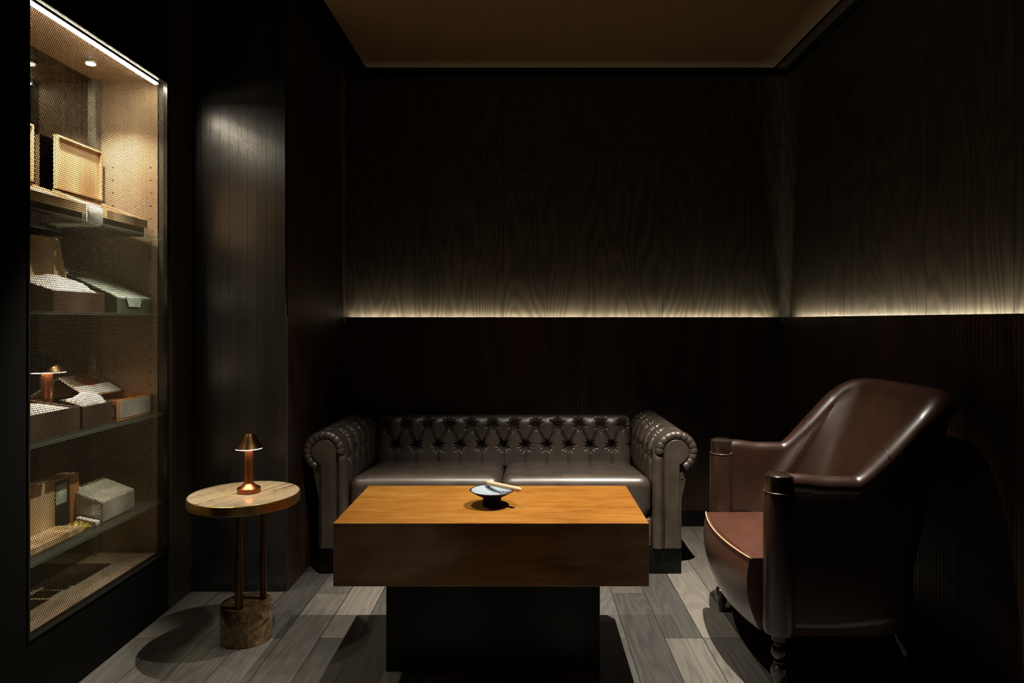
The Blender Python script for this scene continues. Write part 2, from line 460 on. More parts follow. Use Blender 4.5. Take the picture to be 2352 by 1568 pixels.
# cove channel floors and LED strips
struct(box_obj('trim_5', (XL + 0.013, XR - 0.001, WB + 0.016, YB - 0.0005, 1.12, 1.19), M['wall_brown']))
struct(box_obj('trim_6', (WR + 0.016, XR - 0.0005, FY, YB - 0.055, 1.12, 1.19), M['wall_brown']))
def led(label, axis, wall, a0, a1, mat, h=0.036, zc=1.203):
    """tape fixed inside the lip of the ledge, its face turned towards the wall and a little upwards"""
    ca, sa = math.cos(math.radians(22)), math.sin(math.radians(22)); hw = 0.0045
    mid = (a0 + a1) / 2
    t = thing('cove_light_strip', label, 'light strip', (mid, wall - h, zc) if axis == 'x' else (wall - h, mid, zc))
    def strip(name, d0, d1, m):
        bm = bmesh.new(); pts = []
        for a in (a0, a1):
            for d, w in ((d0, -hw), (d1, -hw), (d1, hw), (d0, hw)):
                q = wall - h + d * ca - w * sa; z = zc + d * sa + w * ca
                pts.append((a, q, z) if axis == 'x' else (q, a, z))
        add_hexa(bm, pts); link_mesh(name, bm, m, t)
    strip('tape', -0.002, 0.0, M['paper']); strip('diffuser', 0.0001, 0.0006, mat)
led('glowing light strip hidden in the ledge along the back wall above the sofa', 'x', YB, -1.03, 1.46, M['cove_led'])
led('glowing light strip hidden in the ledge along the right wall above the armchair', 'y', XR, 0.2, 3.95, M['cove_led'])

# left wall with the cabinet opening
CY0, CY1, CZ0, CZ1 = 2.042, 2.853, 0.242, 2.188
bm = bmesh.new()
add_box(bm, XC - 0.04, XC, FY, CY0, 0, ZT + 0.011)
add_box(bm, XC - 0.04, XC, CY0, CY1, 0, CZ0)
add_box(bm, XC - 0.04, XC, CY0, CY1, CZ1, ZT + 0.011)
struct(link_mesh('wall_left', bm, M['black_wall']))
struct(box_obj('wall_left_end', (XC - 0.04, XC, CY1, YP - 0.0005, 0, ZT + 0.011), M['wall_brown']))
struct(box_obj('wall_left_outer', (-2.1, -1.86, FY - 0.1, YP + 0.03, 0, ZT + 0.011), M['black_wall']))
struct(box_obj('wall_front', (-1.86, XR + 0.0205, FY - 0.1, FY - 0.001, 0, ZT + 0.011), M['black_wall']))

# ------------------------------------------------------------------ display cabinet
XB = -1.772
cab = thing('display_cabinet', 'tall lit display cabinet behind a perforated metal door, set in the left wall', 'cabinet', (-1.65, 2.447, CZ0))
def sidepanel(y0, y1, yface, holes):
    o = box_obj('side_panel', (XB, XC - 0.045, y0, y1, CZ0, CZ1), M['taupe'], cab)
    for zz in holes:
        for xx in (-1.711, -1.554):
            bm = bmesh.new()
            ring_ = [bm.verts.new((xx + 0.0034 * math.cos(a * PI / 5), yface, zz + 0.0034 * math.sin(a * PI / 5))) for a in range(10)]
            bm.faces.new(ring_); link_mesh('peg_hole', bm, M['hole'], o)
hs = [0.30 + 0.053 * i for i in range(30)]
hs = [h for h in hs if all(abs(h - s) > 0.03 for s in (0.46, 0.82, 1.23, 1.545)) and h < 1.9]
sidepanel(CY1, CY1 + 0.018, CY1 - 0.0006, hs)
sidepanel(CY0 - 0.018, CY0, CY0 + 0.0006, hs)
box_obj('back_mirror', (XB - 0.006, XB, CY0, CY1, CZ0, CZ1), M['mirror'], cab)
box_obj('back_board', (XB - 0.02, XB - 0.0065, CY0 - 0.018, CY1 + 0.018, CZ0 - 0.018, CZ1 + 0.018), M['black'], cab)
box_obj('bottom_panel', (XB, XC - 0.045, CY0, CY1, CZ0 - 0.018, CZ0), M['taupe'], cab)
box_obj('top_panel', (XB, XC - 0.045, CY0, CY1, CZ1, CZ1 + 0.018), M['taupe'], cab)
bm = bmesh.new(); add_box(bm, XB, XB + 0.012, CY1 - 0.045, CY1 - 0.001, CZ0 + 0.001, CZ1 - 0.001)
for k in range(3): add_box(bm, XB + 0.012, XB + 0.016, CY1 - 0.043 + k * 0.014, CY1 - 0.036 + k * 0.014, CZ0 + 0.001, CZ1 - 0.001)
link_mesh('corner_post', bm, M['alu'], cab)
box_obj('corner_post', (XB, XB + 0.012, CY0 + 0.001, CY0 + 0.04, CZ0 + 0.001, CZ1 - 0.001), M['alu'], cab)
# door: frame, sheet
bm = bmesh.new(); fw = 0.008
add_box(bm, XC - 0.012, XC + 0.004, CY0 + 0.0005, CY0 + fw, CZ0 + 0.001, CZ1 - 0.001)
add_box(bm, XC - 0.012, XC + 0.004, CY1 - fw * 2.2, CY1 - 0.0005, CZ0 + 0.001, CZ1 - 0.001)
add_box(bm, XC - 0.012, XC + 0.004, CY0 + fw, CY1 - fw * 2.2, CZ0 + 0.001, CZ0 + fw)
add_box(bm, XC - 0.012, XC + 0.004, CY0 + fw, CY1 - fw * 2.2, CZ1 - fw, CZ1 - 0.001)
dframe = link_mesh('door', bm, M['trim_metal'], cab)
bm = bmesh.new()
q = [bm.verts.new(c) for c in ((XC - 0.003, CY0 + fw, CZ0 + fw), (XC - 0.003, CY1 - fw * 2.2, CZ0 + fw), (XC - 0.003, CY1 - fw * 2.2, CZ1 - fw), (XC - 0.003, CY0 + fw, CZ1 - fw))]
bm.faces.new(q)
sheet = link_mesh('perforated_sheet', bm, M['mesh'], dframe)
sheet['label'] = 'perforated bronze sheet'
# light strip in the cabinet ceiling
ls = box_obj('light_strip', (-1.522, -1.500, CY0 + 0.02, CY1 - 0.035, CZ1 - 0.014, CZ1 - 0.0005), M['alu'], cab)
box_obj('diffuser', (-1.519, -1.503, CY0 + 0.022, CY1 - 0.037, CZ1 - 0.018, CZ1 - 0.0145), M['led_warm'], ls)
for yy in (2.62, 2.27):
    r_ = lathe_obj('spotlight', [(0.0, CZ1 - 0.0005), (0.026, CZ1 - 0.0005), (0.026, CZ1 - 0.006), (0.019, CZ1 - 0.007), (0.0, CZ1 - 0.007)], -1.656, yy, M['alu'], cab, 24)
    lathe_obj('lens', [(0.0, CZ1 - 0.0075), (0.017, CZ1 - 0.0075), (0.016, CZ1 - 0.010), (0.0, CZ1 - 0.011)], -1.656, yy, M['spot_led'], r_, 20)
    spot('cabinet_spot', (-1.656, yy, CZ1 - 0.014), (-1.62, yy, 0.3), 52, 105, (1, 0.88, 0.68), 0.012, 0.5)
SH = (1.545, 1.230, 0.820, 0.460)     # top of each glass shelf
for zt in SH:
    s_ = box_obj('shelf', (XB + 0.018, -1.497, CY0 + 0.003, CY1 - 0.003, zt - 0.010, zt), M['shelf_glass'], cab, 0.001, 1)
    for (xx, yy) in ((-1.711, CY1 - 0.008), (-1.554, CY1 - 0.008), (-1.711, CY0 + 0.008), (-1.554, CY0 + 0.008)):
        bm = bmesh.new(); y1 = yy + (0.0078 if yy > 2.4 else -0.0078)
        add_tube(bm, [(xx, yy - 0.006 if yy > 2.4 else yy + 0.006, zt - 0.0135), (xx, y1, zt - 0.0135)], 0.003, 8)
        link_mesh('shelf_pin', bm, M['chrome'], s_, True)

# ------------------------------------------------------------------ things on the shelves
ON_SHELF_SKIP = {o.name for o in bpy.data.objects}
def wedge(bm, x0, x1, y0, y1, z0, zf, zb):
    """body whose top slopes from zb at the back (x0) to zf at the front (x1)"""
    add_hexa(bm, [(x0, y0, z0), (x1, y0, z0), (x1, y1, z0), (x0, y1, z0), (x0, y0, zb), (x1, y0, zf), (x1, y1, zf), (x0, y1, zb)])
def cigar_box(label, y0, y1, xf, xb, z0, zf, zb, lid_h, lean, body_m, lid_m, content='cigars', group=None, stand=False):
    t = thing('cigar_box', label, 'box', ((xf + xb) / 2, (y0 + y1) / 2, z0), group)
    w = 0.006
    bm = bmesh.new()
    dz = 0.022
    def zt(x): return lerp(zb, zf, (x - xb) / (xf - xb))
    bh = 0.034 if stand else 9
    def seg(xa, xc, ya, yc, sink=0.0):
        za, zc = max(z0, zt(xa) - bh), max(z0, zt(xc) - bh)
        add_hexa(bm, [(xa, ya, za), (xc, ya, zc), (xc, yc, zc), (xa, yc, za), (xa, ya, zt(xa) - sink), (xc, ya, zt(xc) - sink), (xc, yc, zt(xc) - sink), (xa, yc, zt(xa) - sink)])
    seg(xb, xf, y0, y0 + w); seg(xb, xf, y1 - w, y1)
    seg(xb, xb + w, y0 + w, y1 - w); seg(xf - w, xf, y0 + w, y1 - w)
    seg(xb + w, xf - w, y0 + w, y1 - w, dz)
    link_mesh('box_body', bm, body_m, t)
    if stand:
        bm = bmesh.new(); wedge(bm, xb + 0.012, xf - 0.012, y0 + 0.004, y1 - 0.004, z0, zt(xf - 0.012) - bh - 0.0005, zt(xb + 0.012) - bh - 0.0005)
        link_mesh('stand', bm, M['brown_box'], t)
    if content == 'cigars':
        n = int((y1 - y0 - 2 * w) / 0.017)
        for i in range(n):
            yc = y0 + w + (i + 0.5) * (y1 - y0 - 2 * w) / n
            bm = bmesh.new(); a = xb + w + 0.004; b = xf - w - 0.004
            pts = [(lerp(a, b, k / 6), yc, zt(lerp(a, b, k / 6)) - dz + 0.0085) for k in range(7)]
            add_tube(bm, pts, [0.005, 0.0078, 0.008, 0.008, 0.008, 0.0078, 0.006], 10)
            link_mesh('cigar', bm, M['paper'] if body_m is M['brown_box'] else M['tobacco'], t, True)
    elif content == 'paper':
        bm = bmesh.new()
        def f(u, v):
            x = lerp(xb + w + 0.002, xf - w * 0.3, u); y = lerp(y0 + w + 0.002, y1 - w - 0.002, v)
            return (x, y, zt(x) - dz + 0.012 + 0.040 * math.sin(PI * u) ** 0.6 * math.sin(PI * v) ** 0.5 + 0.003 * math.sin(13 * v + 5 * u) + 0.0025 * math.sin(29 * u))
        add_grid(bm, 20, 20, f)
        g = bmesh.ops.extrude_face_region(bm, geom=bm.faces[:]);
        bmesh.ops.translate(bm, vec=(0, 0, -0.010), verts=[v for v in g['geom'] if isinstance(v, bmesh.types.BMVert)])
        link_mesh('wrapping_paper', bm, M['paper'], t, True)
    if lid_h:
        bm = bmesh.new(); th = 0.016
        def P(d, h): return (xb + 0.004 - lean * h + d, zb + 0.002 + h)    # d towards the room
        def slab(ya, yc, h0, h1, d0, d1):
            pts = []
            for hh in (h0, h1):
                for (d, y) in ((d0, ya), (d1, ya), (d1, yc), (d0, yc)):
                    x, z = P(d, hh); pts.append((x, y, z))
            add_hexa(bm, pts)
        slab(y0, y1, 0, lid_h, 0, 0.005)
        slab(y0, y0 + 0.007, 0, lid_h, 0.005, th); slab(y1 - 0.007, y1, 0, lid_h, 0.005, th)
        slab(y0 + 0.007, y1 - 0.007, 0, 0.006, 0.005, th); slab(y0 + 0.007, y1 - 0.007, lid_h - 0.007, lid_h, 0.005, th)
        l = link_mesh('lid', bm, lid_m, t)
        for fy in (0.3, 0.72):
            yy = lerp(y0, y1, fy); x, z = P(0.004, lid_h)
            bm = bmesh.new(); add_box(bm, x, x + 0.010, yy - 0.006, yy + 0.006, z - 0.002, z + 0.005)
            link_mesh('clasp', bm, M['brass'], l)
    return t

S1, S2, S3, S4 = SH
cigar_box('open cedar cigar box with its pale lid raised, right on the top shelf', 2.47, 2.735, -1.502, -1.70, S1, 1.612, 1.690, 0.200, 0.0, M['pale_wood'], M['pale_wood'], 'cigars', 'cigar boxes on the shelves', True)
cigar_box('open cigar box cut off by the door edge, far left on the top shelf', 2.085, 2.352, -1.502, -1.70, S1, 1.612, 1.690, 0.200, 0.0, M['pale_wood'], M['pale_wood'], 'cigars', 'cigar boxes on the shelves', True)
def sheet_thing(name, label, cat, y0, y1, x0, x1, z0, z1, mat, th=0.003, wob=0.002, group=None, parts=None):
    """a sloping sheet or card: (x0,z0) at the back to (x1,z1) at the front"""
    bm = bmesh.new()
    def f(u, v): return (lerp(x0, x1, u), lerp(y0, y1, v), lerp(z0, z1, u) + wob * math.sin(9 * v + 7 * u) + wob)
    add_grid(bm, 12, 12, f)
    g = bmesh.ops.extrude_face_region(bm, geom=bm.faces[:])
    bmesh.ops.translate(bm, vec=(0, 0, -th), verts=[v for v in g['geom'] if isinstance(v, bmesh.types.BMVert)])
    o = link_mesh(name, bm, mat, None, False)
    return tag(o, label, cat, group)
# folded white cloth pieces on the top shelf
bm = bmesh.new(); wedge(bm, -1.66, -1.503, 2.366, 2.455, S1, 1.618, 1.665)
bmesh.ops.bevel(bm, geom=bm.edges[:], offset=0.008, segments=3, affect='EDGES')
tag(link_mesh('folded_napkin', bm, M['paper'], None, True), 'white folded napkin between the two cigar boxes on the top shelf', 'napkin')
# second shelf
cigar_box('open cigar box wrapped in white paper on the second shelf, beside the green booklet', 2.19, 2.455, -1.502, -1.655, S2, 1.300, 1.350, 0.150, 0.20, M['brown_box'], M['pale_wood'], 'paper', 'cigar boxes on the shelves')
t = thing('green_presentation_box', 'dark green tilted box with a pale green card, right on the second shelf', 'box', (-1.6, 2.64, S2))
bm = bmesh.new(); wedge(bm, -1.745, -1.502, 2.53, 2.755, S2, 1.284, 1.405)
link_mesh('box_body', bm, M['green_box'], t)
bm = bmesh.new(); wedge(bm, -1.748, -1.500, 2.527, 2.758, 1.290, 1.292, 1.413)
bmesh.ops.translate(bm, vec=(0, 0, 0), verts=bm.verts[:])
for v in bm.verts:
    if v.co.z < 1.2905: v.co.z = lerp(1.407, 1.286, (v.co.x + 1.748) / 0.248)
link_mesh('card', bm, M['green_card'], t)
bm = bmesh.new(); add_hexa(bm, [(-1.499, 2.60, 1.255), (-1.4965, 2.60, 1.255), (-1.4965, 2.67, 1.255), (-1.499, 2.67, 1.255), (-1.499, 2.58, 1.292), (-1.4965, 2.58, 1.292), (-1.4965, 2.69, 1.292), (-1.499, 2.69, 1.292)])
link_mesh('paper_flap', bm, M['green_card'], t)
# third shelf
cigar_box('low wooden tray of cigars at the left end of the third shelf', 2.06, 2.318, -1.502, -1.67, S3, 0.903, 0.925, 0, 0, M['brown_box'], M['pale_wood'], 'cigars', 'cigar boxes on the shelves')
t = cigar_box('dark brown box holding crumpled white paper in the middle of the third shelf', 2.335, 2.50, -1.502, -1.582, S3, 0.898, 0.925, 0, 0, M['brown_box'], M['pale_wood'], 'paper', 'cigar boxes on the shelves')
t = cigar_box('amber cedar box with a paper label, right end of the third shelf', 2.528, 2.772, -1.502, -1.70, S3, 0.898, 0.905, 0, 0, M['amber_wood'], M['pale_wood'], 'none', 'cigar boxes on the shelves')
box_obj('paper_label', (-1.575, -1.512, 2.5265, 2.5278, 0.835, 0.875), M['paper'], t)
box_obj('lit_front_face', (-1.5018, -1.5005, 2.54, 2.765, 0.828, 0.893), M['grey_box'], t)  # added plate: light on the box's front face put into its grey colour
t = thing('display_card', 'white card with a round orange seal, leaning behind the amber box on the third shelf', 'card', (-1.7, 2.62, 0.91))
bm = bmesh.new(); add_hexa(bm, [(-1.757, 2.535, 1.003), (-1.620, 2.535, 0.911), (-1.620, 2.755, 0.911), (-1.757, 2.755, 1.003), (-1.754, 2.535, 1.008), (-1.617, 2.535, 0.916), (-1.617, 2.755, 0.916), (-1.754, 2.755, 1.008)])
link_mesh('card', bm, M['paper'], t)
bm = bmesh.new(); nrm = Vector((0.092, 0, 0.137)).normalized(); ax = Vector((0.137, 0, -0.092)).normalized()
c0 = Vector((-1.690, 2.645, 0.965)) + nrm * 0.0012
rr = [bm.verts.new(c0 + ax * 0.036 * math.cos(a * PI / 14) + Vector((0, 1, 0)) * 0.058 * math.sin(a * PI / 14)) for a in range(28)]
bm.faces.new(rr); link_mesh('seal', bm, M['red_spot'], t)
# fourth shelf
t = thing('upright_cigar_box', 'pale cedar box standing open with a dark window, left on the lowest shelf', 'box', (-1.6, 2.3, S4), 'cigar boxes on the shelves')
bm = bmesh.new()
Y0_, Y1_, Z1_ = 2.13, 2.462, 0.642
add_box(bm, -1.66, -1.604, Y0_, Y1_, S4, Z1_)
bmesh.ops.bevel(bm, geom=bm.edges[:], offset=0.002, segments=1, affect='EDGES')
link_mesh('box_body', bm, M['pale_wood'], t)
box_obj('front_board', (-1.604, -1.598, Y0_, 2.335, S4 + 0.001, Z1_), M['pale_wood'], t)
box_obj('front_board', (-1.604, -1.598, 2.412, Y1_, S4 + 0.001, Z1_), M['amber_wood'], t)
box_obj('window_recess', (-1.6038, -1.6025, 2.336, 2.411, S4 + 0.01, Z1_ - 0.012), M['hole'], t)
box_obj('window_picture', (-1.6024, -1.6015, 2.345, 2.402, S4 + 0.09, Z1_ - 0.022), M['green_card'], t)
bm = bmesh.new(); add_box(bm, -1.597, -1.505, Y0_ - 0.06, 2.335, S4, 0.484)
bmesh.ops.bevel(bm, geom=bm.edges[:], offset=0.002, segments=1, affect='EDGES')
tag(link_mesh('wooden_tray', bm, M['pale_wood']), 'flat pale wooden tray lying in front of the upright box on the lowest shelf', 'tray')
bm = bmesh.new()
def f(u, v):
    return (lerp(-1.585, -1.515, u), lerp(2.345, 2.405, v), S4 + 0.004 + 0.022 * math.sin(PI * u) ** 0.7 * math.sin(PI * v) ** 0.7 + 0.004 * math.sin(22 * u + 9 * v))
add_grid(bm, 14, 14, f)
g = bmesh.ops.extrude_face_region(bm, geom=bm.faces[:])
for v in [v for v in g['geom'] if isinstance(v, bmesh.types.BMVert)]: v.co.z = S4 + 0.0005
tag(link_mesh('gold_ribbon', bm, M['gold_foil'], None, True), 'crumpled gold ribbon beside the flat tray on the lowest shelf', 'ribbon')
bm = bmesh.new(); wedge(bm, -1.575, -1.506, 2.412, 2.436, S4, S4 + 0.012, S4 + 0.028)
tag(link_mesh('paper_tag', bm, M['paper']), 'small white folded paper tag on the lowest shelf, right of the gold ribbon', 'tag')
t = thing('grey_book_box', 'grey green tilted box with a white label, right on the lowest shelf', 'box', (-1.57, 2.54, S4))
bm = bmesh.new(); wedge(bm, -1.625, -1.502, 2.442, 2.645, S4, 0.535, 0.583)
bmesh.ops.bevel(bm, geom=bm.edges[:], offset=0.003, segments=2, affect='EDGES')
link_mesh('box_body', bm, M['grey_box'], t)
box_obj('paper_label', (-1.54, -1.508, 2.4405, 2.4418, 0.49, 0.528), M['paper'], t)

# everything on the shelves stands about five centimetres back from the shelf edge
for o in bpy.data.objects:
    if o.name in ON_SHELF_SKIP or o.type != 'MESH': continue
    for v in o.data.vertices: v.co.x *= 1.03; v.co.y *= 1.03

# ------------------------------------------------------------------ table lamps
def table_lamp(label, x, y, z, k=1.0):
    t = thing('table_lamp', label, 'lamp', (x, y, z), 'copper cordless lamps')
    def L(nm, prof, mat, seg): return lathe_obj(nm, [(r * k, z + h * k) for r, h in prof], x, y, mat, t, seg)
    L('base', [(0, 0), (0.041, 0), (0.0425, 0.002), (0.0425, 0.017), (0.040, 0.0205), (0.026, 0.027), (0.0185, 0.034), (0.0172, 0.036), (0, 0.036)], M['copper'], 40)
    L('stem', [(0, 0.036), (0.0172, 0.036), (0.0160, 0.09), (0.0150, 0.167), (0.0150, 0.175), (0, 0.175)], M['copper'], 32)
    L('lamp_shade', [(0.0475, 0.1688), (0.0515, 0.1688), (0.0515, 0.171), (0.032, 0.197), (0.0215, 0.217), (0.0165, 0.223), (0, 0.2245)], M['shade_brass'], 48)
    L('light_ring', [(0.0165, 0.1670), (0.0485, 0.1670), (0.0495, 0.1675), (0.0495, 0.1685), (0.0465, 0.1685), (0.0465, 0.174), (0.0165, 0.174), (0.0165, 0.1670)], M['lamp_led'], 40)
    return t

# ------------------------------------------------------------------ side table
TX, TY, TH = -1.060, 2.600, 0.549
t = thing('side_table', 'round side table with a striped stone top, brass rim and stone drum foot', 'side table', (TX, TY, 0))
lathe_obj('tabletop', [(0, TH - 0.02), (0.197, TH - 0.02), (0.197, TH - 0.0005), (0.1965, TH), (0, TH)], 0, 0, M['travertine'], t, 96).location = (TX, TY, 0)
bpy.data.objects['tabletop'].matrix_parent_inverse = Matrix.Translation((-TX, -TY, 0))
lathe_obj('rim', [(0.1972, TH - 0.001), (0.2, TH - 0.0005), (0.2015, TH - 0.0015), (0.2015, TH - 0.033), (0.2, TH - 0.035), (0.0, TH - 0.035), (0, TH - 0.0205), (0.1972, TH - 0.0205), (0.1972, TH - 0.001)], TX, TY, M['brass'], t, 96)
lathe_obj('pole', [(0, 0.1385), (0.0145, 0.1385), (0.0145, TH - 0.0355), (0, TH - 0.0355)], -1.055, 2.537, M['dark_brass'], t, 32)
lathe_obj('pole', [(0, 0.1385), (0.0125, 0.1385), (0.0125, TH - 0.0355), (0, TH - 0.0355)], -1.000, 2.628, M['dark_brass'], t, 32)
b_ = lathe_obj('drum_foot', [(0, 0), (0.090, 0), (0.0925, 0.003), (0.0925, 0.134), (0.0905, 0.138), (0, 0.138)], -1.053, 2.60, M['marble'], t, 64)
table_lamp('small copper table lamp glowing on the round side table', -1.049, 2.612, TH)
table_lamp('copper table lamp with a lit brim standing inside the cabinet on the third shelf', -1.700, 2.444, S3, 1.18)

# ------------------------------------------------------------------ coffee table
t = thing('coffee_table', 'low block coffee table with a thick glossy honey brown top on a black plinth', 'coffee table', (-0.108, 2.461, 0))
box_obj('tabletop', (-0.6165, 0.4005, 2.210, 2.712, 0.3455, 0.550), M['table_wood'], t, 0.0018, 2)
box_obj('pedestal', (-0.474, 0.258, 2.350, 2.572, 0.0, 0.3454), M['black'], t, 0.0015, 1)

# ashtray
AX, AY, AZ = -0.115, 2.425, 0.550
t = thing('ashtray', 'black footed ashtray with a pale blue grey bowl on the coffee table', 'ashtray', (AX, AY, AZ))
M['dish_foot'] = plain('unglazed_black_foot', (0.003, 0.003, 0.003), 0.7, Specular_IOR_Level=0.08)
lathe_obj('foot', [(0, AZ), (0.0345, AZ), (0.0345, AZ + 0.001), (0.0325, AZ + 0.012), (0.0325, AZ + 0.030), (0, AZ + 0.030)], AX, AY, M['dish_foot'], t, 48)
lathe_obj('bowl', [(0, AZ + 0.0302), (0.034, AZ + 0.0302), (0.052, AZ + 0.038), (0.068, AZ + 0.047), (0.0775, AZ + 0.0535), (0.0785, AZ + 0.0548), (0.0775, AZ + 0.0555), (0.0735, AZ + 0.0545)], AX, AY, M['dish_out'], t, 64)
lathe_obj('bowl_lining', [(0.0735, AZ + 0.0547), (0.062, AZ + 0.0480), (0.04, AZ + 0.0405), (0.0, AZ + 0.038)], AX, AY, M['dish_in'], t, 64)
bm = bmesh.new()
add_tube(bm, [(-0.085, 2.362, AZ + 0.0548), (-0.076, 2.372, AZ + 0.058), (-0.070, 2.384, AZ + 0.056), (-0.066, 2.396, AZ + 0.050)], 0.003, 8)
link_mesh('cigar_rest', bm, M['chrome'], t, True)
# cigar
bm = bmesh.new()
A = Vector((-0.137, 2.492, AZ + 0.0638)); B = Vector((-0.012, 2.383, AZ + 0.0638))
n_ = 24; pts = [A.lerp(B, k / n_) for k in range(n_ + 1)]
rad = []
for k in range(n_ + 1):
    u = k / n_; r = 0.0084
    if u < 0.04: r *= 0.80 + 0.20 * (u / 0.04)
    if u > 0.93: r *= math.sqrt(max(0.06, 1 - ((u - 0.93) / 0.072) ** 2))
    rad.append(r)
add_tube(bm, pts, rad, 20)
cg = thing('cigar', 'light tan cigar resting across the rim of the ashtray', 'cigar', tuple(A.lerp(B, 0.5) - Vector((0, 0, 0.0084))))
M['cigar'] = plain('light_tobacco_wrapper', (0.50, 0.36, 0.20), 0.6, mottle=0.2, mscale=160)
link_mesh('wrapper', bm, M['cigar'], cg, True)

# ------------------------------------------------------------------ chesterfield sofa
SX = -0.115; SHW = 0.933        # centre, half width
SYF = 3.24; SYB = 3.985
sofa = thing('chesterfield_sofa', 'dark brown leather chesterfield sofa with buttoned back against the back wall', 'sofa', (SX, 3.6, 0))
PX, RS = 0.1222, 0.113          # button spacing, row spacing
BX0 = 0.552                     # x of the right-most upper button
BZ0 = 0.614
def tuft(u, s):
    """u along the sofa, s up the surface measured from the upper row of buttons; returns puff 0..1"""
    a = u / PX + s / (2 * RS); b = u / PX - s / (2 * RS)
    def cr(t): return abs(math.sin(PI * t))
    p = (cr(a) * cr(b)) ** 0.36
    return p
def nearest_button(u, s, rows):
    best = (9, 0, 0)
    for r in rows:
        off = 0.5 * PX if r % 2 else 0.0
        k = round((u - off) / PX); du = u - off - k * PX; ds = s - r * RS
        d = math.hypot(du, ds)
        if d < best[0]: best = (d, du, ds)
    return best
def surf_disp(u, s, amp=0.020, rows=(-1, 0), lo=-1, hi=0):
    sm = max(min(s, hi * RS), lo * RS)
    a = u / PX + sm / (2 * RS); b = u / PX - sm / (2 * RS)
    def cr(t, k): return min(1.0, abs(math.sin(PI * t)) * k) ** 0.6
    p = 0.35 * abs(math.sin(PI * a) * math.sin(PI * b)) + 0.65 * cr(a, 3.2) * cr(b, 3.2)
    if s < lo * RS:
        off = 0.5 * PX if lo % 2 else 0.0
        pv = 0.5 + 0.5 * cr((u - off) / PX, 3.2)
        p = lerp(p, pv, sstep(0, 0.05, lo * RS - s))
    if s > hi * RS:
        off = 0.5 * PX if hi % 2 else 0.0
        pv = 0.55 + 0.45 * cr((u - off) / PX, 3.0)
        p = lerp(p, pv, sstep(0, 0.04, s - hi * RS))
    d, du, ds = nearest_button(u, s, rows)
    th = math.atan2(ds, du)
    de = d * (1.0 + 0.22 * math.cos(11 * th + 37 * u) + 0.14 * math.cos(5 * th + 11 * u))
    dim = math.exp(-(de / 0.0215) ** 3)
    return amp * p - 0.040 * dim * DIMK
DIMK = 1.0
# back: profile from behind the cushions up and over the roll to the rear
def back_profile(v):
    """v 0..1 -> (y, z, ny, nz, s)"""
    L1 = 0.272; R = 0.055; L2 = PI * R; L3 = 0.42
    zt0 = 0.390; zc = zt0 + L1 - 0.060
    tot = L1 + L2 + L3; d = v * tot
    lean = 0.10
    if d < L1:
        z = zt0 + d * (zc - zt0) / L1; y = 3.862 + lean * (z - zt0)
        return y, z, -0.995, 0.1, z - BZ0
    y1 = 3.862 + lean * (zc - zt0)
    if d < L1 + L2:
        a = (d - L1) / R
        return y1 + R - R * math.cos(a), zc + R * math.sin(a), -math.cos(a), math.sin(a), zc + R * a * 0.9 - BZ0
    e = (d - L1 - L2) / L3
    return y1 + 2 * R, zc - e * (zc - 0.13), 1, 0, 0.3
bm = bmesh.new()
XI0, XI1 = SX - 0.722, SX + 0.722
def fb(u, v):
    x = lerp(XI0 + 0.012, XI1 - 0.012, u); y, z, ny, nz, s = back_profile(v)
    if s < 0.29 and y < 3.97:
        k = surf_disp(x - BX0, s, 0.022) * (1 if s < 0.03 else max(0.15, 1 - (s - 0.03) / 0.05))
    else: k = 0.004
    edge = min(x - XI0, XI1 - x); k -= 0.02 * math.exp(-max(0, edge - 0.012) / 0.012)
    return (x, y + ny * k, z + nz * k)
add_grid(bm, 560, 250, fb)
back_o = link_mesh('backrest', bm, M['sofa_leather'], sofa, True)
def button(x, y, z, n, parent):
    bm = bmesh.new(); n = Vector(n).normalized()
    bmesh.ops.create_uvsphere(bm, u_segments=12, v_segments=8, radius=0.0075)
    q = n.to_track_quat('Z', 'Y').to_matrix().to_4x4()
    bmesh.ops.transform(bm, matrix=Matrix.Translation((x, y, z)) @ q @ Matrix.Diagonal((1, 1, 0.55, 1)), verts=bm.verts[:])
    link_mesh('button', bm, M['sofa_leather'], parent, True)
k = 0
while BX0 - k * PX > XI0 + 0.03:
    button(BX0 - k * PX, 3.862 + 0.1 * (BZ0 - 0.39) + 0.031, BZ0, (-0.0, -1, 0.1), back_o)
    xl = BX0 - (k + 0.5) * PX
    if xl > XI0 + 0.03: button(xl, 3.862 + 0.1 * (BZ0 - RS - 0.39) + 0.031, BZ0 - RS, (0, -1, 0.1), back_o)
    k += 1
